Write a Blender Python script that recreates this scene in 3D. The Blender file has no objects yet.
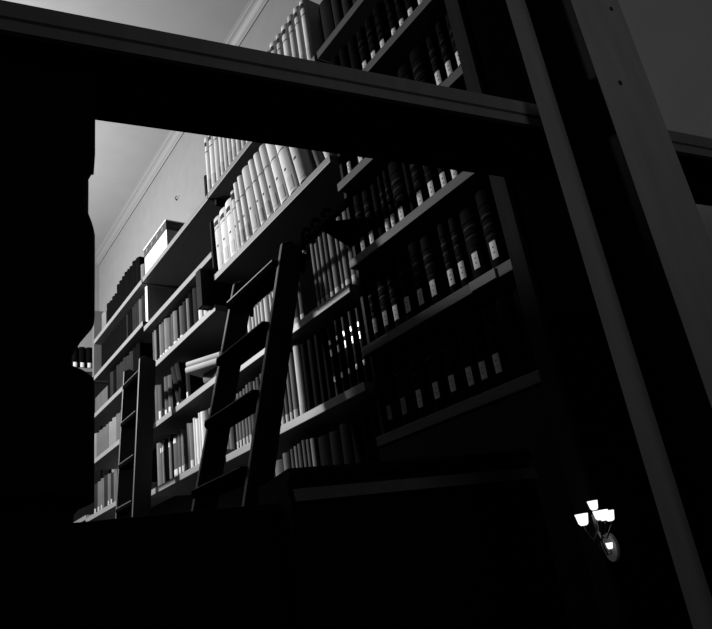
import bpy, bmesh, math, random
from mathutils import Vector, Matrix
random.seed(7)
S = 1.35                      # metres per scene unit; all coordinates below are in units from the eye
EYE = 1.45
C = bpy.context.scene.collection
PI = math.pi

# ------------------------------------------------------------------ camera
Mc = [[-0.5610879666494771, -0.14091255210744386, 0.8156739215763381],
      [0.3789547905957634, -0.9198016502153262, 0.10177519808717578],
      [0.7359168161998179, 0.36620838909546755, 0.5694891243163419]]   # columns: along wall, up, into wall
FPX = 667.034
U = Vector([r[0] for r in Mc]); V = Vector([r[1] for r in Mc]); W = Vector([r[2] for r in Mc])
def world(v): return Vector((v[0]*S, v[1]*S, v[2]*S + EYE))
def P(px, py, X=1.0):         # photograph point on the vertical plane at distance X
    r = Vector((px-356, py-314.5, FPX)); c = Vector((r.dot(W), r.dot(U), r.dot(V)))
    return c*(X/c.x)
right = Vector((W.x, U.x, V.x)); down = Vector((W.y, U.y, V.y)); fwd = Vector((W.z, U.z, V.z))
cd = bpy.data.cameras.new('camera'); cam = bpy.data.objects.new('camera', cd); C.objects.link(cam)
m = Matrix((right, -down, -fwd)).transposed().to_4x4(); m.translation = (0, 0, EYE)
cam.matrix_world = m
cd.sensor_fit = 'HORIZONTAL'; cd.sensor_width = 36; cd.lens = FPX/712*36; cd.clip_start = .02; cd.clip_end = 60
bpy.context.scene.camera = cam

# ------------------------------------------------------------------ materials
ALB = .45                     # the whole room is kept dim-toned; the exposure makes up for it
def mat(name, v, rough=.6, spec=.3, noise=0, scale=30, stretch=(1, 1, 1), metal=0, bump=0):
    if not metal: v *= ALB
    m = bpy.data.materials.new(name); m.use_nodes = True
    nt = m.node_tree; b = nt.nodes['Principled BSDF']
    b.inputs['Base Color'].default_value = (v, v, v, 1); b.inputs['Roughness'].default_value = rough
    b.inputs['Specular IOR Level'].default_value = spec; b.inputs['Metallic'].default_value = metal
    if noise or bump:
        tc = nt.nodes.new('ShaderNodeTexCoord'); mp = nt.nodes.new('ShaderNodeMapping'); mp.inputs['Scale'].default_value = stretch
        nz = nt.nodes.new('ShaderNodeTexNoise'); nz.inputs['Scale'].default_value = scale; nz.inputs['Detail'].default_value = 5
        nt.links.new(tc.outputs['Object'], mp.inputs['Vector']); nt.links.new(mp.outputs['Vector'], nz.inputs['Vector'])
        if noise:
            mr = nt.nodes.new('ShaderNodeMapRange'); mr.inputs['From Min'].default_value = .25; mr.inputs['From Max'].default_value = .75
            mr.inputs['To Min'].default_value = v*(1-noise); mr.inputs['To Max'].default_value = min(1, v*(1+noise))
            nt.links.new(nz.outputs['Fac'], mr.inputs['Value']); nt.links.new(mr.outputs['Result'], b.inputs['Base Color'])
        if bump:
            bp = nt.nodes.new('ShaderNodeBump'); bp.inputs['Strength'].default_value = bump; bp.inputs['Distance'].default_value = .002
            nt.links.new(nz.outputs['Fac'], bp.inputs['Height']); nt.links.new(bp.outputs['Normal'], b.inputs['Normal'])
    return m
def emit(name, s):
    m = mat(name, .8); b = m.node_tree.nodes['Principled BSDF']
    b.inputs['Emission Color'].default_value = (1, 1, 1, 1); b.inputs['Emission Strength'].default_value = s
    return m
PLASTER = mat('plaster', .22, .9, .1, .05, 9, bump=.15)
PIER = mat('shaded_plaster', .09, .9, .1, .05, 9, bump=.15)  # pier plaster darkened to stand in for the weak light there
CEIL = mat('ceiling_plaster', .29, .9, .1, .04, 6, bump=.1)
MOULD = mat('moulding_paint', .22, .6, .2, .03, 20)
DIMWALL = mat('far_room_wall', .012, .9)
FLOOR = mat('floor_wood', .012, .6, .2, .3, 6, (1, .15, 1))
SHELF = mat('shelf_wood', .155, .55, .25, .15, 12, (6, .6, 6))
SHADED_SHELF = mat('shaded_shelf_wood', .07, .6, .1, .15, 12, (6, .6, 6))  # shelf wood darkened to carry the dimmer light right of the ladder
DARKWOOD = mat('dark_wood', .005, .7, .05, .3, 12, (6, 6, .6))
SIDE = mat('side_panel_wood', .10, .6, .15, .15, 12, (6, 6, .6))
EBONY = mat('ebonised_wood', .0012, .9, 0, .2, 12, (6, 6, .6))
UPRIGHT = mat('upright_wood', .02, .9, 0, .15, 12, (6, 6, .6))
SHADED_WOOD = mat('shaded_frame_wood', .005, .8, .02, .3, 14, (5, 5, .7))  # shade of the frame's underside and recess put into this near-black tone
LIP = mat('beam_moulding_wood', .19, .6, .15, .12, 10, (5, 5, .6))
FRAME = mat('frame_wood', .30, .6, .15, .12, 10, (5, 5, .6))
LADW = mat('ladder_wood', .03, .5, .15, .25, 14, (5, 5, .6))
TREAD = mat('dark_tread_wood', .002, .9, 0, .25, 14, (5, .6, 5))
EDGE_LIGHT = mat('lit_worn_edge', .05, .6, .15)
IRON = mat('black_iron', .002, .9, .0)
GLINT = mat('glint_steel', .7, .2, .5, metal=1)
PAGES = mat('page_edges', .16, .9, .1, .15, 60, (1, 8, 1))
LABEL = mat('label_paper', .55, .9, .1)
DIM_LABEL = mat('dim_label_paper', .25, .9, .1)
INK = mat('ink', .03, .9, .1)
GILT = mat('gilt', .3, .35, .5, metal=1)
DULLGILT = mat('dull_gilt', .008, .8, .3, metal=1)
TONE = {'pale': mat('vellum_cloth', .62, .75, .2, .12, 40, (1, 1, .25)), 'cream': mat('cream_cloth', .50, .75, .2, .12, 40, (1, 1, .25)),
        'grey': mat('grey_cloth', .125, .8, .1, .2, 40, (1, 1, .25)), 'mid': mat('mid_grey_cloth', .07, .8, .05, .2, 40, (1, 1, .25)),
        'dark': mat('dark_cloth', .014, .8, .03, .25, 40, (1, 1, .25)), 'black': mat('black_leather', .002, .8, .01, .3, 50, bump=.3),
        'shiny': mat('polished_black_leather', .003, .55, .02, .3, 50)}
CARD = mat('white_card', .85, .8, .2); CARDEND = mat('grey_card', .4, .8, .2)
BAND = mat('dark_printed_band', .03, .6, .2); PRINT = mat('pale_print', .12, .7, .2)
BRASS = mat('aged_brass', .12, .4, .5, metal=1)
GLOW_PLATE = mat('glow_toned_plate', .5, .5, .3)
GLOW = emit('lit_glass', .6)

# ------------------------------------------------------------------ mesh helpers
class MB:
    def __init__(s): s.bm = bmesh.new()
    def box(s, x0, x1, y0, y1, z0, z1, T=None):
        c = [(x, y, z) for x in (x0, x1) for y in (y0, y1) for z in (z0, z1)]
        v = [s.bm.verts.new(T(p) if T else p) for p in c]
        for f in ((0, 1, 3, 2), (4, 6, 7, 5), (0, 4, 5, 1), (2, 3, 7, 6), (0, 2, 6, 4), (1, 5, 7, 3)): s.bm.faces.new([v[i] for i in f])
        return s
    def sweep(s, prof, a, b, T=None):        # closed profile of (p,q) swept from a to b; T(p,q,t) -> point
        A = [s.bm.verts.new(T(p, q, a)) for p, q in prof]; B = [s.bm.verts.new(T(p, q, b)) for p, q in prof]
        n = len(prof)
        for i in range(n): s.bm.faces.new((A[i], A[(i+1) % n], B[(i+1) % n], B[i]))
        s.bm.faces.new(A[::-1]); s.bm.faces.new(B)
        return s
    def lathe(s, prof, c, n=24, square=False):
        rings = []
        for r, z in prof:
            rings.append([s.bm.verts.new((c[0]+r*math.cos(2*PI*k/n), c[1]+r*math.sin(2*PI*k/n), c[2]+z)) for k in range(n)])
        for A, B in zip(rings, rings[1:]):
            for k in range(n): s.bm.faces.new((A[k], A[(k+1) % n], B[(k+1) % n], B[k]))
        s.bm.faces.new(rings[0][::-1]); s.bm.faces.new(rings[-1])
        return s
    def tube(s, pts, r, n=10):
        pts = [Vector(p) for p in pts]; rings = []
        for i, p in enumerate(pts):
            d = (pts[min(i+1, len(pts)-1)] - pts[max(i-1, 0)]).normalized()
            a = d.cross(Vector((0, 0, 1)) if abs(d.z) < .9 else Vector((1, 0, 0))).normalized(); b = d.cross(a)
            rr = r[i] if isinstance(r, (list, tuple)) else r
            rings.append([s.bm.verts.new(p + a*rr*math.cos(2*PI*k/n) + b*rr*math.sin(2*PI*k/n)) for k in range(n)])
        for A, B in zip(rings, rings[1:]):
            for k in range(n): s.bm.faces.new((A[k], A[(k+1) % n], B[(k+1) % n], B[k]))
        s.bm.faces.new(rings[0][::-1]); s.bm.faces.new(rings[-1])
        return s
    def build(s, name, material, parent=None, origin=(0, 0, 0), bevel=0, smooth=False):
        # mesh coordinates become metres relative to the origin (the root's base)
        o3 = Vector(origin)
        for v in s.bm.verts: v.co = (v.co - o3)*S
        bmesh.ops.recalc_face_normals(s.bm, faces=s.bm.faces)
        me = bpy.data.meshes.new(name); s.bm.to_mesh(me); s.bm.free(); me.materials.append(material)
        o = bpy.data.objects.new(name, me); C.objects.link(o)
        if smooth:
            for p in me.polygons: p.use_smooth = True
            es = o.modifiers.new('edges', 'EDGE_SPLIT'); es.split_angle = math.radians(40)
        if bevel:
            b = o.modifiers.new('bevel', 'BEVEL'); b.width = bevel*S; b.segments = 2; b.limit_method = 'ANGLE'
        if parent: o.parent = parent
        else: o.location = world(o3)
        return o
def tag(o, label=None, cat=None, group=None, kind=None):
    for k, v in (('label', label), ('category', cat), ('group', group), ('kind', kind)):
        if v: o[k] = v
    return o
def thing(name, loc, label, cat, group=None):
    o = bpy.data.objects.new(name, None); o.empty_display_size = .05; C.objects.link(o); o.location = world(loc)
    return tag(o, label, cat, group)
def struct(name, mb, m, **k):
    o = mb.build(name, m, **k); o['kind'] = 'structure'; return o

# ------------------------------------------------------------------ room shell
ZF = -EYE/S; XW = 1.25; YE = 4.66; YB = -1.6; XL = -3.2
pr = P(269, 0, XW).z                                     # lower edge of the cornice on the shelf wall
CR = .040; ZC = pr + CR
struct('floor', MB().box(XL, XW, YB, YE, ZF-.05, ZF), FLOOR)
struct('ceiling', MB().box(XL-.1, XW+.1, YB-.1, YE+.1, ZC, ZC+.06), CEIL)
struct('wall_shelf', MB().box(XW, XW+.08, YB-.1, YE+.1, ZF, ZC), PLASTER)
struct('wall_end', MB().box(XL, XW, YE, YE+.08, ZF, ZC), PLASTER)
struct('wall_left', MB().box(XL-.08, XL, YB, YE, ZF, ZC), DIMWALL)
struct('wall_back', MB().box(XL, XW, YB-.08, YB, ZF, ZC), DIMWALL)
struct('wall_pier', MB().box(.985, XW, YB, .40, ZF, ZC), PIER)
prof = [(0, 0), (0, -CR), (-.006, -CR-.004), (-.010, -CR+.008), (-.016, -CR+.010), (-.024, -CR+.019), (-.034, -.012), (-.046, -.010), (-.049, -.004), (-.060, 0)]
struct('trim_1', MB().sweep(prof, .40, YE, lambda p, q, t: (XW+p, t, ZC+q)), MOULD, smooth=True)
struct('trim_2', MB().sweep(prof, XL, XW, lambda p, q, t: (t, YE+p, ZC+q)), MOULD, smooth=True)
hk = P(177, 200, XW)
HOOK = mat('dull_hook_metal', .05, .7, .1)
h = thing('wall_hook', (XW, hk.y, hk.z), 'tiny dark picture hook on the pale wall above the far bookcase', 'hook')
MB().box(XW-.004, XW, hk.y-.004, hk.y+.004, hk.z-.003, hk.z+.006).build('back_plate', HOOK, h, (XW, hk.y, hk.z))
MB().tube([(XW-.003, hk.y, hk.z+.002), (XW-.012, hk.y-.010, hk.z-.004), (XW-.018, hk.y-.022, hk.z+.001), (XW-.012, hk.y-.032, hk.z+.004)], .0025).build('hook_arm', HOOK, h, (XW, hk.y, hk.z))

# ------------------------------------------------------------------ bookcases
T_ = .025
def bookcase(y0, y1, shelves, label, left_panel=None, right_panel=None, long={}, wood=None):
    r = thing('bookcase', (1.12, (y0+y1)/2, ZF), label, 'bookcase', 'built-in bookcases along the wall'); o3 = (1.12, (y0+y1)/2, ZF)
    for z in shelves:
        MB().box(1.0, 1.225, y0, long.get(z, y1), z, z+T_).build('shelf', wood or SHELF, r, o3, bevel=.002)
    MB().box(1.225, 1.245, y0, max([y1]+list(long.values())), ZF, max(shelves)+T_).build('back_panel', DARKWOOD, r, o3)
    MB().box(1.004, 1.225, y0, y1, ZF, min(shelves)-.004).build('base_cupboard', DARKWOOD, r, o3)
    for name, pnl in (('side_panel', left_panel), ('side_panel', right_panel)):
        if pnl:
            ya, yb, x0, zt, mm = pnl[:5]
            MB().box(x0, 1.225, ya, yb, pnl[5] if len(pnl) > 5 else ZF, zt).build(name, mm, r, o3, bevel=.002)
    return r
bookcase(2.972, 3.84, [1.502, 1.277, 1.052, .793, .502, .2], 'far left bookcase with dark volumes, past the second ladder',
         left_panel=(3.842, 3.872, 1.0, 1.72, SIDE, 1.303), long={1.052: 4.0, .793: 4.0, .502: 4.0, .2: 4.0})
bookcase(2.147, 2.957, [1.502, 1.240, 1.012, .740, .460, .18], 'bookcase left of the main ladder with a white box on top')
bm_ = bookcase(1.303, 2.145, [1.506, 1.132, .714, .438, .15], 'bookcase behind the main ladder with pale folios on its upper shelves', right_panel=(1.290, 1.303, 1.03, 1.50, DARKWOOD))
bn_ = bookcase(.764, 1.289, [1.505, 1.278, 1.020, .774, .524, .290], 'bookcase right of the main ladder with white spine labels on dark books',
         right_panel=(.724, .762, .992, 2.0, UPRIGHT), wood=SHADED_SHELF)
k3 = (1.1, .562, ZF)
kr = thing('cupboard', k3, 'tall dark panelled cupboard in shadow between the bookcase upright and the near post', 'cupboard')
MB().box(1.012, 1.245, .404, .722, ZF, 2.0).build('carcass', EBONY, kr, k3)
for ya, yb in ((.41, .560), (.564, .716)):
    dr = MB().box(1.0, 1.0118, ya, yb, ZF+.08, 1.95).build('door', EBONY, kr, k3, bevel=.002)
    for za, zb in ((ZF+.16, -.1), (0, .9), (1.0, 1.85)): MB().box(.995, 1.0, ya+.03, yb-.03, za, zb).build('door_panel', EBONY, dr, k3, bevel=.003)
    MB().lathe([(.004, -.012), (.008, -.006), (.008, .006), (.004, .012)], (.988, .553 if ya < .5 else .571, -.05), 12).build('door_knob', BRASS, dr, k3)
# batten under the top shelf joint, and pale strip on a shelf edge
MB().box(1.03, 1.225, 2.132, 2.146, 1.478, 1.506).build('batten', DARKWOOD, bm_, (1.12, (1.303+2.145)/2, ZF))
a0, a1 = P(471, 288), P(496, 273)
ls = MB().box(.9965, 1.0, a1.y, a0.y, .526, .547).build('shelf_label_strip', DIM_LABEL, bn_, (1.12, (.764+1.289)/2, ZF)); ls['label'] = 'pale paper strip on the shelf edge'
# end wall bookcase
e3 = (1.0, 4.45, ZF)
er = thing('cupboard', e3, 'tall dark cupboard on the end wall carrying labelled black books', 'cupboard')
MB().box(.53, 1.24, 4.34, 4.65, 1.502, 1.527).build('cornice_shelf', SHELF, er, e3, bevel=.002)
MB().box(.55, 1.235, 4.37, 4.65, ZF, 1.502).build('carcass', SHADED_WOOD, er, e3)
MB().box(.56, 1.23, 4.358, 4.369, 1.44, 1.50).build('frieze', UPRIGHT, er, e3)
for xa, xb in ((.56, .89), (.90, 1.23)):
    dr = MB().box(xa, xb, 4.358, 4.369, ZF+.1, 1.43).build('door', DARKWOOD, er, e3, bevel=.002)
    MB().box(xa+.05, xb-.05, 4.352, 4.358, ZF+.2, 1.33).build('door_panel', DARKWOOD, dr, e3, bevel=.004)
MB().box(1.0, 1.235, 4.002, 4.30, .520, .545).build('corner_shelf', SHELF, er, e3, bevel=.002)

# ------------------------------------------------------------------ books
ORD = ['first', 'second', 'third', 'fourth', 'fifth', 'sixth', 'seventh', 'eighth', 'ninth', 'tenth', 'eleventh', 'twelfth', 'thirteenth', 'fourteenth',
       'fifteenth', 'sixteenth', 'seventeenth', 'eighteenth', 'nineteenth', 'twentieth', 'twenty-first', 'twenty-second', 'twenty-third', 'twenty-fourth', 'twenty-fifth', 'twenty-sixth', 'twenty-seventh', 'twenty-eighth', 'twenty-ninth', 'thirtieth']
def spine_pts(t, bulge, n=8):
    return [(-bulge*(1-(2*k/n-1)**2), -t/2 + t*k/n) for k in range(n+1)]
def spine_patch(t, bulge, f0, f1, z0, z1, off, n=6):
    mb = MB(); rows = []
    for z in (z0, z1):
        rr = []
        for k in range(n+1):
            y = t*(f0 + (f1-f0)*k/n) - t/2
            rr.append((mb.bm.verts.new((-bulge*(1-(2*y/t)**2)-off, y, z)), mb.bm.verts.new((-bulge*(1-(2*y/t)**2)+.0004, y, z))))
        rows.append(rr)
    A, B = rows; bm = mb.bm
    for k in range(n):
        bm.faces.new((A[k][0], A[k+1][0], B[k+1][0], B[k][0])); bm.faces.new((A[k][1], A[k+1][1], B[k+1][1], B[k][1]))
        bm.faces.new((A[k][0], A[k+1][0], A[k+1][1], A[k][1])); bm.faces.new((B[k][0], B[k+1][0], B[k+1][1], B[k][1]))
    for q in (0, n): bm.faces.new((A[q][0], B[q][0], B[q][1], A[q][1]))
    return mb
def make_book(t, h, d, tone, bulge=None, feats=(), ribs=0, pages=True):
    """upright book, spine towards -x, base on z = 0"""
    if bulge is None: bulge = min(.010, t*.28)
    board = min(.0035, t*.16)
    sp = spine_pts(t, bulge)
    outer = sp + [(d, t/2), (d, t/2-board)] + [(.004, t/2-board), (.004, -t/2+board)] + [(d, -t/2+board), (d, -t/2)]
    mb = MB().sweep(outer, 0, h, lambda p, q, z: (p, q, z))
    for k in range(ribs):
        z = h*(k+1)/(ribs+1)
        if any(f[0] == 'label' and z < f[2]+.006 for f in feats): continue
        mb.sweep([(p-.0022, q*1.0) for p, q in spine_pts(t*.98, bulge)] + [(.003, t*.48), (.003, -t*.48)], z-.0028, z+.0028, lambda p, q, zz: (p, q, zz))
    b = mb.build('book', TONE[tone], smooth=True)
    if pages: MB().box(.0042, d-.006, -t/2+board+.0003, t/2-board-.0003, .004, h-.004).build('page_block', PAGES, b)
    for f in feats:
        k = f[0]
        if k == 'label':                                  # ('label', z0, z1, f0, f1, material, marks)
            lb = spine_patch(t, bulge, f[3], f[4], f[1], f[2], .0007).build('spine_label', f[5], b)
            if f[6]:
                w = f[4]-f[3]
                for zz in (.34, .64):
                    zc = f[1] + (f[2]-f[1])*zz
                    spine_patch(t, bulge, f[3]+w*.38, f[3]+w*.56, zc-.0012, zc+.0014, .0012, 2).build('call_number', INK, lb)
        elif k == 'stamp':
            spine_patch(t, bulge, f[3], f[4], f[1], f[2], .0006, 4).build('title_stamp', INK if len(f) < 6 else f[5], b)
        elif k == 'gilt':
            spine_patch(t, bulge, f[3], f[4], f[1], f[2], .0006).build('gilt_title', f[5] if len(f) > 5 else GILT, b)
    return b
XS = 1.045
DESC = {'pale': 'pale cloth book', 'cream': 'cream cloth book', 'grey': 'grey cloth book', 'mid': 'mid grey book', 'dark': 'dark cloth book', 'black': 'black leather book', 'shiny': 'glossy black book'}
def row(z, specs, where, group, depth=.15, same=None):
    """specs from left (far) to right (near): dict y0,y1,h,tone,feats,lean,desc"""
    n = 0
    for s in sorted(specs, key=lambda q: -q['y0']):
        t = s.get('t') or (s['y0']-s['y1'])*.97*math.cos(s.get('lean', 0))
        b = make_book(t, s['h'], s.get('d', depth), s['tone'], s.get('bulge'), s.get('feats', ()), s.get('ribs', 0), s.get('pages', True))
        lean = s.get('lean', 0)
        yc = (s['y0']+s['y1'])/2
        lift = abs(math.sin(lean))*t/2 + (.0012 if lean else 0)
        b.location = world((s.get('x', XS), yc, z + T_ + lift + .0004)); b.rotation_euler = (-lean, 0, 0)
        lab = same or '%s, %s from left on %s' % (s.get('desc') or DESC[s['tone']], ORD[n], where)
        tag(b, lab, 'book', group); n += 1
def seq(bounds, h, tone, feats=None, gap=.002, jit=.006, **k):
    out = []
    for a, b in zip(bounds, bounds[1:]):
        tn = tone if isinstance(tone, str) else random.choice(tone)
        out.append(dict(y0=a-gap, y1=b+gap, h=h+random.uniform(-jit, jit), tone=tn, feats=feats(a-b) if feats else (), **k))
    return out
def spread(y0, y1, n, var=.3):
    w = [1+random.uniform(-var, var) for _ in range(n)]; s = sum(w); y = y0; out = [y0]
    for q in w: y -= (y0-y1)*q/s; out.append(y)
    return out
def tiny(t): return (('label', .012, .030, .2, .8, DIM_LABEL, False),)

# --- far left bookcase
st = seq(spread(3.835, 3.745, 1), .16, 'grey') + seq([3.72, 3.665, 3.61, 3.56, 3.52], .175, 'black')
st += seq(spread(3.515, 3.12, 8), .215, 'black')
for i in (3, 5, 6, 7, 8, 9, 10): st[i]['feats'] = tiny(0)
for i in (11, 12): st[i]['feats'] = (('label', .012, .042, .2, .8, LABEL, False),); 
st += seq([3.10, 3.055], .13, 'grey')
for s in st: s['desc'] = {'grey': 'short grey book', 'black': 'black volume'}[s['tone']] + (' with small spine label' if s['feats'] else '')
row(1.502, st, 'top shelf, far left bookcase', 'books on the top shelf at far left')
st = seq(spread(3.83, 3.36, 9), .19, 'black', tiny) + seq([3.355, 3.33, 3.29, 3.25], .19, ['black', 'dark']) + seq([3.25, 3.215, 3.18, 3.145, 3.10, 3.06, 3.02], .186, ['mid', 'dark', 'mid'])
row(1.277, st, 'second shelf, far left bookcase', 'books on the second shelf at far left')
st = seq([3.985, 3.72], .135, 'mid', bulge=.001) + seq(spread(3.70, 3.15, 10), .18, ['black', 'dark'])
st[0]['desc'] = 'grey box-like volume'
row(1.052, st, 'third shelf, far left bookcase', 'books on the third shelf at far left')
st = seq(spread(3.985, 3.15, 13), .17, ['mid', 'grey', 'mid'])
row(.793, st, 'fourth shelf, far left bookcase', 'books on the fourth shelf at far left')
st = seq(spread(3.98, 3.15, 14), .18, ['dark', 'mid', 'dark'], lambda t: (('label', .01, .04, .25, .75, DIM_LABEL, False),) if random.random() < .6 else ())
row(.502, st, 'fifth shelf, far left bookcase', 'books on the fifth shelf at far left')
# big pale volume at the end of the second shelf
b = make_book(.032, .195, .19, 'pale', .003); b.location = world((1.03, 2.994, 1.3026)); tag(b, 'large pale folio ending the second shelf, beneath the white box', 'book')
# end wall books
for k, xx in enumerate((.93, .975, 1.02, 1.065, 1.11)):
    b = make_book(.040, .155, .14, 'black', feats=(('label', .012, .045, .2, .8, LABEL, False),))
    b.rotation_euler = (0, 0, PI/2); b.location = world((xx, 4.375, 1.528))
    tag(b, 'black book with white label, %s from left on the end wall shelf' % ORD[k], 'book', 'books on the end wall')

# --- bookcase left of the ladder
q3 = (1.12, 2.85, 1.527)
bx = thing('file_box', q3, 'white card file box with dark printed lid on the top shelf', 'box')
x0, x1, y0, y1, z0, z1 = 1.035, 1.20, 2.70, 3.015, 1.528, 1.722
MB().box(x0, x1, y0, y1, z0, z1-.052).build('box_body', CARD, bx, q3)
ep = MB().box(x0+.004, x1-.004, y0-.0008, y0, z0+.004, z1-.054).build('end_panel', CARDEND, bx, q3); ep['label'] = 'grey end panel'
lid = MB().box(x0-.002, x1+.002, y0-.002, y1+.002, z1-.052, z1-.006).build('printed_band', BAND, bx, q3)
MB().box(x0-.004, x1+.004, y0-.004, y1+.004, z1-.006, z1).build('lid_edge', CARD, bx, q3)
for k in range(4):
    yy = 2.745 + .075*k
    MB().sweep([(yy-.014, z1-.028), (yy, z1-.014), (yy+.016, z1-.026), (yy+.004, z1-.042)], x0-.0035, x0-.001, lambda p, q, t: (t, p, q)).build('printed_motif', PRINT, lid, q3)
for k, (a, c2) in enumerate(((.055, .12), (.03, .13), (.06, .12))):
    MB().box(x0+a, x0+c2, y0-.003, y0-.001, z1-.019-.012*k, z1-.015-.012*k).build('printed_line', PRINT, lid, q3)
st = []
bs = [3.05-.09, 2.936, 2.905, 2.865, 2.830, 2.800, 2.750, 2.714, 2.689, 2.640, 2.609, 2.565, 2.528, 2.497, 2.455, 2.403, 2.349, 2.300]
tn = ['mid', 'grey', 'black', 'grey', 'mid', 'grey', 'mid', 'mid', 'grey', 'black', 'mid', 'dark', 'grey', 'black', 'dark', 'grey', 'mid']
tallW = (('label', .012, .052, .12, .88, LABEL, False),)
for i, (a, b_) in enumerate(zip(bs, bs[1:])):
    lab = i in (1, 3, 4, 5, 6, 8, 9, 10, 15, 16)
    st.append(dict(y0=a-.002, y1=b_+.002, h=.19+random.uniform(-.01, .012), tone=tn[i], feats=(('label', .01, .044 if i < 12 else .075, .12, .88, LABEL, False),) if lab else (),
                   desc=DESC[tn[i]] + (' with bright label' if lab else '')))
row(1.012, st, 'third shelf left of the ladder', 'books on the third shelf left of the ladder')
b = make_book(.045, .155, .22, 'dark', .001); b.location = world((.958, 2.19, 1.038)); tag(b, 'large dark binder jutting out at the end of the labelled grey books', 'binder')
# fourth shelf: uprights, leaning volumes, a stack of lying books
zs = .740
st = seq([2.95, 2.905, 2.87], .19, ['grey', 'mid']) + seq([2.86, 2.825, 2.785], .20, ['mid', 'dark']) + seq([2.78, 2.735], .19, 'mid')
for i in (1, 2): st[i]['feats'] = (('label', .006, .062, .1, .7, LABEL, False),)
for i in (3, 4): st[i]['feats'] = (('label', .006, .045, .2, .8, LABEL, False),)
for i in range(2): st.append(dict(y0=2.672-.047*i, y1=2.634-.047*i, h=.215, tone='dark', lean=math.radians(17), feats=(('label', .006, .03, .2, .8, LABEL, False),), desc='dark leaning book'))
st.append(dict(y0=2.568, y1=2.533, h=.14, tone='dark', feats=(('label', .006, .05, .25, .75, LABEL, False),), desc='short dark book with bright label'))
row(zs, st, 'fourth shelf left of the ladder', 'books on the fourth shelf left of the ladder')
zz = zs + T_ + .0005
lay = [('dark', .018, 'lowest', 4, .16, 1.035, 2.30), ('grey', .036, 'second lowest', 8, .15, 1.03, 2.26), ('pale', .022, 'second highest', 29, .158, .985, 2.262), ('pale', .020, 'topmost', 29, .158, .987, 2.258)]
for tone, t, nm, yaw, L_, xx, yy in lay:
    b = make_book(t, L_, .12, tone, .004)
    b.matrix_world = Matrix.Translation(world((xx, yy, zz + t/2 + .0003))) @ Matrix.Rotation(math.radians(yaw), 4, 'Z') @ Matrix.Rotation(PI/2, 4, 'X') @ Matrix.Translation((0, 0, -L_/2*S))
    tag(b, '%s book lying flat, %s of the stack left of the ladder' % ({'pale': 'white', 'grey': 'grey', 'dark': 'dark'}[tone], nm), 'book', 'books lying flat left of the ladder')
    zz += t + .0005
# fifth shelf
bs = [2.945, 2.905, 2.885, 2.865, 2.835, 2.80, 2.772, 2.745, 2.690, 2.655, 2.63, 2.59, 2.56, 2.52, 2.495, 2.465, 2.44, 2.40]
tn = ['grey', 'mid', 'grey', 'mid', 'black', 'grey', 'black', 'mid', 'mid', 'grey', 'grey', 'cream', 'grey', 'cream', 'pale', 'cream', 'pale']
st = []
for i, (a, b_) in enumerate(zip(bs, bs[1:])):
    lab = 7 <= i <= 13
    st.append(dict(y0=a-.001, y1=b_+.001, h=.195+random.uniform(-.01, .01) + (.01 if i > 12 else 0), tone=tn[i],
                   feats=((('label', .01, .045, .15, .85, LABEL, False),) if lab else ()) + ((('stamp', .155, .175, .2, .8, LABEL),) if i in (1, 2, 3, 5, 7) else ()),
                   desc=DESC[tn[i]] + (' with white label' if lab else '')))
st += seq(spread(2.395, 2.16, 7), .20, ['grey', 'mid'])
row(.460, st, 'fifth shelf left of the ladder', 'books on the fifth shelf left of the ladder')

# --- bookcase behind the ladder
def paletop(t): return (('stamp', .225, .245, .25, .75), ('stamp', .195, .199, .15, .85), ('label', .012, .06, .1, .6, LABEL, False))
st = [dict(y0=2.18, y1=2.163, h=.10, tone='dark', bulge=.001, x=1.005, desc='short dark bookend volume')]
st += seq([2.161, 2.125] + spread(2.12, 1.318, 20, .2), .262, ['pale', 'cream', 'pale'], paletop, jit=.008, x=1.012)
for s in st[1:]: s['desc'] = DESC[s['tone']].replace('book', 'folio') + ' with dark title stamp'
row(1.506, st, 'top shelf above the ladder', 'pale folios on the top shelf', depth=.165)
LEANS = [3, 3, 3.5, 4, 5, 6.5, 8, 9.5, 10.5, 11, 11.5, 12, 12, 12]   # degrees, growing to the right
b1 = [y*.973 for y in (2.178, 2.121, 2.063, 2.003, 1.967, 1.925, 1.877, 1.812, 1.762, 1.712, 1.662, 1.605, 1.545, 1.472)]
st = [dict(y0=2.1455, y1=2.1335, h=.235, tone='dark', bulge=.001, x=1.001, desc='dark upright binder')]
for i, (a, b_) in enumerate(zip(b1, b1[1:])):
    ln = math.radians(LEANS[i])
    hh = [.232, .238, .245, .262, .278, .285, .292, .295, .295, .297, .30, .30, .30, .28][i]; xq = 1.012
    f = [('label', .014, .065, .15, .6, LABEL, False), ('stamp', .10, .108, .4, .6), ('stamp', .19 if i > 3 else .18, .194 if i > 3 else .183, .15, .85)]
    if i in (0, 1, 2): f += [('stamp', .195, .215, .2, .8)]
    if i == 3: f += [('stamp', .222, .25, .1, .8)]
    st.append(dict(y0=a-.001, y1=b_+.001, h=hh, tone='pale' if i % 3 else 'cream', lean=ln, t=(a-b_-.0015)*math.cos(ln)-hh*math.radians(LEANS[i]-LEANS[i-1] if i else 0)*1.4, feats=f, bulge=.022 if i == 12 else .009 if i > 3 else .006, x=xq + (.012 if i == 12 else 0), desc='broad rounded pale folio' if i == 12 else 'pale folio with thin title lines' if i > 3 else 'pale folio with dark stamp'))
st.append(dict(y0=1.425, y1=1.392, h=.22, tone='grey', lean=math.radians(14), desc='grey leaning book'))
st.append(dict(y0=1.372, y1=1.335, h=.25, tone='cream', lean=math.radians(15), desc='cream leaning book'))
row(1.132, st, 'the shelf just above the ladder', 'pale folios above the ladder', depth=.165)
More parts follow.
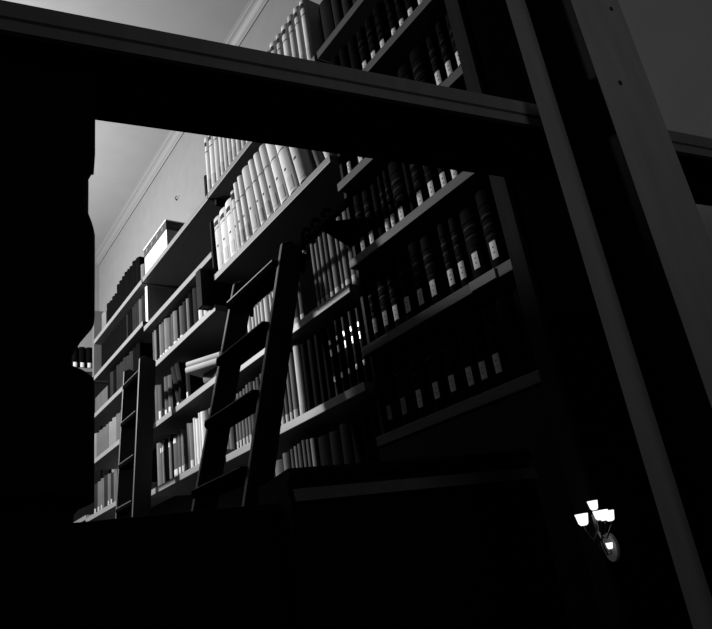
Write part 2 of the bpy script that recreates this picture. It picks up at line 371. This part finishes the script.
# row behind the top of the ladder
def whitelab(t): return (('label', .008, .042, .12, .88, LABEL, False),)
st = seq([2.09, 2.05], .12, 'dark') + seq([2.045, 2.02], .15, 'cream') + seq([2.01, 1.987], .20, 'dark')
g = seq([1.985, 1.952, 1.928, 1.905, 1.882, 1.853, 1.815, 1.793, 1.77, 1.745], .21, ['cream', 'pale', 'cream'], whitelab)
for s in g: s['feats'] += (('stamp', .192, .2, .3, .7),)
st += g
st += seq([1.738, 1.715, 1.675, 1.632, 1.60], .235, ['dark', 'mid'], whitelab)
st += seq([1.53, 1.507, 1.483, 1.457, 1.432, 1.397, 1.377, 1.345, 1.312], .240, ['grey', 'mid', 'grey'], whitelab)
for s in st: s['desc'] = DESC[s['tone']] + (' with white label' if s['feats'] else '')
row(.714, st, "shelf behind the ladder's top", 'books behind the top of the ladder')
st = seq([2.14, 2.116, 2.09, 2.064, 2.04, 2.015, 1.983, 1.96, 1.935], .215, ['grey', 'grey', 'mid'], whitelab)
st += seq([1.93, 1.90, 1.87], .22, ['mid'], whitelab)
st += seq([1.868, 1.842, 1.815, 1.785, 1.758, 1.733, 1.699], .225, ['grey', 'mid', 'grey'], whitelab)
st += seq([1.697, 1.655], .24, 'cream', whitelab)
st += seq(spread(1.648, 1.315, 9, .1), .225, 'shiny', lambda t: (('gilt', .165, .178, .35, .65), ('gilt', .13, .15, .35, .65), ('gilt', .055, .07, .35, .65)), bulge=.012)
for s in st[-9:-5]: s['feats'] = (); s['tone'] = 'black'
for s in st: s['desc'] = ('glossy black book with gilt lines' if s['tone'] == 'shiny' else 'plain black book' if s['tone'] == 'black' else DESC[s['tone']] + (' with white label' if s['feats'] else ''))
row(.438, st, "shelf behind the ladder's middle", 'books behind the middle of the ladder')
st = seq([1.96, 1.93, 1.887, 1.83], .205, ['grey']) + seq([1.828, 1.785], .22, 'grey') + seq([1.78, 1.757, 1.735, 1.708, 1.684, 1.66, 1.628], .225, ['grey', 'mid', 'grey']) + seq(spread(1.62, 1.32, 6), .22, 'black')
row(.15, st, "shelf behind the ladder's foot", "books behind the ladder's foot")

# --- bookcase right of the ladder: labelled dark volumes, positions read off their labels
def labelled(z, ys, where, group, y_hi=1.285, y_lo=.768, lz=(.028, .064), dim=0, h=.205, d=.16):
    st = []; prev = y_hi; ys = sorted(ys, reverse=True)
    for i, y in enumerate(ys):
        nxt = ys[i+1] if i+1 < len(ys) else y_lo - (y - y_lo)
        hw = min(prev - y, (y - nxt)/2, .034); hw = max(hw, .012)
        if prev - (y + hw) > .022:                        # an unlabelled volume fills a wide gap
            g = prev - (y + hw); m = max(1, round(g/.042))
            for q in range(m): st.append(dict(y0=prev-g*q/m-.001, y1=prev-g*(q+1)/m+.001, h=h+random.uniform(-.02, .005), tone='black', desc='plain black leather volume'))
        lh = (lz[0]+random.uniform(-.002, .002), lz[1]+random.uniform(-.002, .002)); w = .0085/hw*.55
        st.append(dict(y0=y+hw-.001, y1=y-hw+.001, h=h+random.uniform(-.012, .006), tone='black', ribs=5,
                       feats=(('label', lh[0], lh[1], max(.06, .5-w), min(.94, .5+w), DIM_LABEL if i < dim else LABEL, True),  # leftmost labels take darker paper for the shade on them
                              ('gilt', h*.70, h*.72, .15, .85, DULLGILT), ('gilt', h*.58, h*.595, .15, .85, DULLGILT), ('gilt', h*.45, h*.46, .2, .8, DULLGILT)),
                       desc='black ribbed volume with white label'))
        prev = y - hw
    g = prev - y_lo; m = max(1, round(g/.042))
    if g > .02:
        for q in range(m): st.append(dict(y0=prev-g*q/m-.001, y1=prev-g*(q+1)/m+.001, h=h+random.uniform(-.02, .005), tone='black', desc='plain black leather volume'))
    row(z, st, where, group, depth=d)
PX = {1.505: [(324, 43), (354, 5)], 1.278: [(363, 66), (372, 57), (381, 46), (392, 34), (400, 25), (409, 14), (419, 2)], 1.020: [(348, 178), (437, 81), (448, 73), (458, 61)],
      .774: [(361, 246), (370, 240), (385, 231), (390, 222), (399, 212), (419, 204), (431, 197), (442, 184), (453, 177)],
      .524: [(373, 333), (385, 328), (395, 320), (407, 312), (420, 304), (432, 292), (450, 283), (461, 275), (475, 265), (493, 254), (510, 243)],
      .290: [(388, 424), (404, 418), (420, 412), (437, 405), (453, 397), (470, 388), (483, 380), (497, 372)]}
NM = {1.505: 'top', 1.278: 'second', 1.020: 'third', .774: 'fourth', .524: 'fifth', .290: 'sixth'}
for z, pts in PX.items():
    if z == 1.505: continue
    ys = [P(x, y, 1.03).y for x, y in pts]
    if z == 1.020: ys += [1.21, 1.155, 1.10, 1.04, .985, .93]
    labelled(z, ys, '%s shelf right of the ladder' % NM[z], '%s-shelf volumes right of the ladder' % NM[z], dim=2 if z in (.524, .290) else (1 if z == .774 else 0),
             h={1.505: .225, 1.278: .19, .290: .195}.get(z, .2), lz=(.022, .064) if z in (.774, 1.278, 1.505) else (.037, .076))
st = seq([1.305, 1.235, 1.185, 1.135, 1.08, 1.03, .97, .91, .85, .77], .212, 'dark')
for i in (1, 4): st[i]['feats'] = (('label', .012, .045, .15, .7, LABEL, True),)
for q in st: q['desc'] = 'tall dark volume' + (' with white label' if q['feats'] else '')
row(1.505, st, 'top shelf right of the ladder', 'top-shelf volumes right of the ladder', depth=.16)
# added, unseen card cabinet that keeps lamp light off the lower labelled books
c3 = (-.175, 2.33, ZF)
cb_ = thing('shade_cabinet', c3, 'tall added cabinet shading the lower right shelves, unseen behind the turned post', 'cabinet')
MB().box(-.60, .25, 2.24, 2.44, ZF, 1.02).build('carcass', DARKWOOD, cb_, c3)
MB().box(-.615, .265, 2.215, 2.455, 1.02, 1.04).build('top', DARKWOOD, cb_, c3, bevel=.002)
for i in range(3):
    for k in range(10):
        dz = ZF+.1+.19*k; dx = -.59+.277*i
        dw = MB().box(dx, dx+.265, 2.2335, 2.2395, dz, dz+.18).build('drawer', TREAD, cb_, c3, bevel=.002)
        MB().box(dx+.11, dx+.155, 2.226, 2.2335, dz+.07, dz+.085).build('drawer_pull', BRASS, dw, c3)

# ------------------------------------------------------------------ ladders
def ladder(y_l, y_r, xf, ztop_l, ztop_r, rungs, label, rt=.016, rd=.062, tread=.055, nose=.016):
    r3 = (xf(ZF), (y_l+y_r)/2, ZF)
    L = thing('library_ladder', r3, label, 'ladder', 'wooden library ladders')
    sl = xf(1)-xf(0); 
    for y, zt in ((y_l, ztop_l), (y_r, ztop_r)):
        prof = [(xf(ZF), ZF), (xf(ZF)+rd, ZF), (xf(zt)+rd, zt+.0), (xf(zt)+rd*.35, zt+.02), (xf(zt), zt+.008)]
        MB().sweep(prof, y-rt/2, y+rt/2, lambda p, q, t: (p, t, q)).build('rail', LADW, L, r3, bevel=.0025)
    for z in rungs:
        x_ = xf(z)
        prof = [(x_-nose+.004, z+.009), (x_+tread, z+.009), (x_+tread, z-.013), (x_-nose+.006, z-.013), (x_-nose+.001, z-.008), (x_-nose, z-.001), (x_-nose+.001, z+.005)]
        a, b_ = y_l-rt/2-.0005, y_r+rt/2+.0005
        tr = MB().sweep(prof, b_, a, lambda p, q, t: (p, t, q)).build('tread', TREAD, L, r3, bevel=.002)
        MB().box(x_-nose+.0005, x_-nose+.006, b_+.004, a-.004, z+.0065, z+.0095).build('edge_highlight', EDGE_LIGHT, tr, r3)  # pale strip stands in for light caught along the worn tread edge
    return L, r3
xf = lambda z: .632+.255*z
rl = [.818-.184*k for k in range(10) if .818-.184*k > ZF+.05]
L1, r3 = ladder(1.70, 1.385, xf, .89, .868, rl, 'dark wooden ladder hooked on an iron rod in front of the pale folios', rd=.066)
# iron hooks of the main ladder curling over the rod
RZ, RX = .905, .938
for y in (1.70, 1.385):
    pts = [(xf(.80)+.068, y-.012, .79), (xf(.84)+.068, y-.012, .85)] + [(RX+.02*math.cos(a), y-.012, RZ+.004+.022*math.sin(a)) for a in [PI*.95-k*PI/8 for k in range(11)]]
    MB().tube(pts, .006).build('hook', IRON, L1, r3, smooth=True)
gl = P(304, 252, .90); MB().lathe([(.001, -.006), (.005, -.004), (.005, .004), (.001, .006)], (gl.x, gl.y, gl.z), 12).build('hook_glint', GLINT, L1, r3)  # bright bead added for the gleam on the ladder hook
xf2 = lambda z: .815+.065*z
ladder(2.885, 2.665, xf2, 1.0, .985, [.93, .76, .58, .40, .22, .04, -.14, -.32, -.5, -.68, -.86], 'narrow wooden ladder standing upright before the far bookcases, left of the main ladder', rt=.014, rd=.07, tread=.05, nose=.004)
# rod and brackets
q3 = (RX, 1.2, RZ)
R = thing('ladder_rail', q3, 'black iron ladder rod on a bracket beside the main ladder top', 'rail')
MB().tube([(RX, 1.75, RZ), (RX, 1.17, RZ)], .011, 12).build('rod', IRON, R, q3, smooth=True)
for y, xb in ((1.296, 1.0285),):
    MB().sweep([(xb, RZ+.03), (xb, RZ-.05), (RX+.01, RZ-.016), (RX, RZ-.013), (RX, RZ+.002), (RX+.02, RZ+.008)], y-.012, y+.012, lambda p, q, t: (p, t, q)).build('bracket', IRON, R, q3)
    for dy in (.028, -.028):
        MB().tube([(RX+.018*math.cos(a), y+dy, RZ+.018*math.sin(a)+.012) for a in [k*PI/7-.5 for k in range(10)]], .006).build('bracket_scroll', IRON, R, q3, smooth=True)

# ------------------------------------------------------------------ near timber frame and desk, turned a little from the wall
ph = math.radians(12.5); cb, sb = math.cos(ph), math.sin(ph)
def F(b, c, z): return (b*cb + c*sb, c*cb - b*sb, z)
def fbox(mb, b0, b1, c0, c1, z0, z1): return mb.box(b0, b1, c0, c1, z0, z1, lambda p: F(*p))
def fsweep(mb, prof, a, b, tilt=0): return mb.sweep(prof, a, b, lambda p, q, t: F(t, p, q - tilt*t))
f3 = F(.25, .5, ZF)
FR = thing('timber_frame', f3, 'dark timber frame close to the viewer, crossbeam on one turned and one rebated post', 'frame')
c0, cE = .46, .554
zt, zl = 1.024*c0, .953*c0; TILT = .021
h_ = zt-zl
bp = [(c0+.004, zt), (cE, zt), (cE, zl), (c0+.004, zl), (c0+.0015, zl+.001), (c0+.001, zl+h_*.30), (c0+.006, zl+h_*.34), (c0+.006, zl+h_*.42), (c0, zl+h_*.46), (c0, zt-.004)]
cbm = fsweep(MB(), [bp[i] for i in (0, 1, 2, 3)], -.25, 1.02, TILT).build('crossbeam', SHADED_WOOD, FR, f3)
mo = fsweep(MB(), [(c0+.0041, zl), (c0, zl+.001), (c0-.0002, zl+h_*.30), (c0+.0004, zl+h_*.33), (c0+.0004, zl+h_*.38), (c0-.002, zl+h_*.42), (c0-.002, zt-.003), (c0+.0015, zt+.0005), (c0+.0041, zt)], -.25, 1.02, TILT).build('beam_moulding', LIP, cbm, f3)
mo['label'] = 'lit-toned moulded front edge of the beam'
# rebated post
cs, cw = .44, .381
b1_, b2_, b3_ = 1.036*cs, 1.103*cs, 1.465*cw
ZT = 1.02
fbox(MB(), b2_, b3_-.004, cw+.0012, cs+.015, ZF, ZT).build('post', SHADED_WOOD, FR, f3)
st_ = MB().sweep([(b1_, cs), (b2_, cs), (b2_, cs+.001), (b1_+.002, cs+.001)], ZF, ZT, lambda p, q, t: F(p, q, t)).build('stop_strip', FRAME, FR, f3); st_['label'] = 'narrow lit-toned strip along the post'
bd = MB().sweep([(1.272*cw, cw), (b3_, cw), (b3_, cw+.001), (1.272*cw+.002, cw+.001)], ZF, ZT, lambda p, q, t: F(p, q, t)).build('face_board', FRAME, FR, f3); bd['label'] = 'wide lit-toned board with two screw holes'
def fray(px, py, c):          # photograph point on the plane c of the frame
    r = Vector((px-356, py-314.5, FPX)); d = Vector((r.dot(W), r.dot(U), r.dot(V)))
    rb, rc = d.x*cb - d.y*sb, d.x*sb + d.y*cb
    return rb/rc*c, d.z/rc*c
for px, py in ((611, 9), (620, 83)):
    b_, z_ = fray(px, py, cw)
    mb = MB(); n = 12; r0 = .0022
    mb.sweep([(b_+r0*math.cos(2*PI*k/n), z_+r0*1.3*math.sin(2*PI*k/n)) for k in range(n)], cw-.0008, cw+.0006, lambda p, q, t: F(p, t, q)).build('screw_hole', INK, bd, f3)
# turned post
pcb, pcc, R0 = .034*.5-.054, .507, .0562
def prof_z(r, zr): return (r, zr*.5)
pf = [(R0, ZF), (R0, ZF+.2), (R0-.013, ZF+.215), (R0-.013, .068), (R0-.009, .0725), (R0, .076), (R0, .161), (R0-.0015, .1625), (R0-.009, .1635), (R0-.0145, .167),
      (R0-.0157, .173), (R0-.0157, .184), (R0-.009, .197), (R0-.0005, .209), (R0, .214), (R0, .283), (R0-.0012, .290), (R0-.005, .302), (R0-.005, .3335), (R0-.008, .3345), (R0-.0045, .344), (R0-.0005, .3535)]
ctr = F(pcb, pcc, 0)
tp = MB().lathe(pf, ctr, 40).build('turned_post', SHADED_WOOD, FR, f3, smooth=True)
fbox(MB(), pcb-R0, pcb+R0-.0006, pcc-.015, pcc+.015, .3535, zl-.001).build('post_block', SHADED_WOOD, tp, f3, bevel=.0008)
# desk with a raised hutch
d3 = F(.35, .85, ZF)
DK = thing('writing_desk', d3, 'dark writing desk with raised hutch in shadow below the ladder', 'desk')
cA = .75
hz = .1745*cA; hb = .318*cA; he = .775*cA
fsweep(MB(), [(cA+.004, hz), (cA, hz-.004), (cA, hz-.010), (cA+.012, hz-.016), (cA+.012, .134*cA), (cA+.19*cA, .134*cA), (cA+.19*cA, hz)], hb, he).build('hutch_top', SHADED_WOOD, DK, d3)
fbox(MB(), hb, he, cA+.004, cA+.19*cA, -.30, .1335*cA).build('hutch', SHADED_WOOD, DK, d3)
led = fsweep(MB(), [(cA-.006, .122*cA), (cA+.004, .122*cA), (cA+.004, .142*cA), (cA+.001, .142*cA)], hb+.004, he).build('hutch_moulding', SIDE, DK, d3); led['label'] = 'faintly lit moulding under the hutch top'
cD = .80
fbox(MB(), -.35, hb-.001, cD, cD+.02, -.30, .124*cD).build('privacy_panel', SHADED_WOOD, DK, d3, bevel=.002)
fbox(MB(), -.35, he, .62, cA+.19*cA, -.33, -.30).build('desktop', DARKWOOD, DK, d3)
for b_ in (-.32, he-.05):
    for c_ in (.65, .86): fbox(MB(), b_, b_+.04, c_, c_+.04, ZF, -.33).build('leg', DARKWOOD, DK, d3)

# ------------------------------------------------------------------ small branched lamp on the upright
s3 = tuple(P(602, 545, .99))
SC = thing('wall_lamp', s3, 'small branched wall lamp with glowing tulip shades, fixed to the bookcase upright', 'lamp')
base = Vector(s3)
pc = P(612, 547, .99)
MB().sweep([(pc.y+.0125*math.cos(k*PI/12), pc.z+.022*math.sin(k*PI/12)) for k in range(24)], .984, .9915, lambda p, q, t: (t, p, q)).build('back_plate', GLOW_PLATE, SC, s3)  # back plate made pale to carry the lamp's glow on the upright
hub = P(598, 534, .945)
MB().tube([(.985, base.y, base.z), (.965, (base.y+hub.y)/2, base.z-.006), (hub.x, hub.y, hub.z-.004), (hub.x, hub.y, hub.z+.03)], .0022).build('stem', BRASS, SC, s3)
tul = [(.0045, 0), (.0078, .003), (.0092, .010), (.0108, .0185), (.0100, .0185), (.0080, .010), (.0035, .002)]
for px, py, X, k in ((584, 525.5, .935, .96), (594.5, 510, .965, .78), (600, 520, .93, .74), (604.5, 520.5, .95, .86), (610.5, 521, .94, .84), (610.5, 549, .972, .52)):
    p = P(px, py, X); sh = MB()
    sh.lathe([(r*k, z*k) for r, z in tul], (p.x, p.y, p.z), 20).build('lamp_shade', GLOW, SC, s3, smooth=True)
    MB().tube([(hub.x, hub.y, hub.z+.004), ((hub.x+p.x)/2, (hub.y+p.y)/2, min(hub.z, p.z)-.008), (p.x, p.y, p.z-.006), (p.x, p.y, p.z-.0005)], .0015, 8).build('arm', BRASS, SC, s3, smooth=True)

# ------------------------------------------------------------------ light
def point(name, loc, power, radius):
    l = bpy.data.lights.new(name, 'POINT'); l.energy = power; l.shadow_soft_size = radius*S
    o = bpy.data.objects.new(name, l); C.objects.link(o); o.location = world(loc); return o
point('room_lamp', (-.5, 3.4, 1.47), 550, .08)
l = bpy.data.lights.new('frame_fill', 'AREA'); l.energy = .72; l.size = .35  # added unseen fill behind the viewer for the near frame's faces
o = bpy.data.objects.new('frame_fill', l); C.objects.link(o); o.location = world((.38, -.42, .6)); o.rotation_euler = (Vector(world((.45, .4, .3)))-o.location).to_track_quat('-Z', 'Y').to_euler()
w = bpy.data.worlds.new('world'); bpy.context.scene.world = w; w.use_nodes = True
w.node_tree.nodes['Background'].inputs['Color'].default_value = (0, 0, 0, 1)
sc = bpy.context.scene
sc.view_settings.view_transform = 'Standard'; sc.view_settings.look = 'None'; sc.view_settings.gamma = 1; sc.view_settings.exposure = 1.15
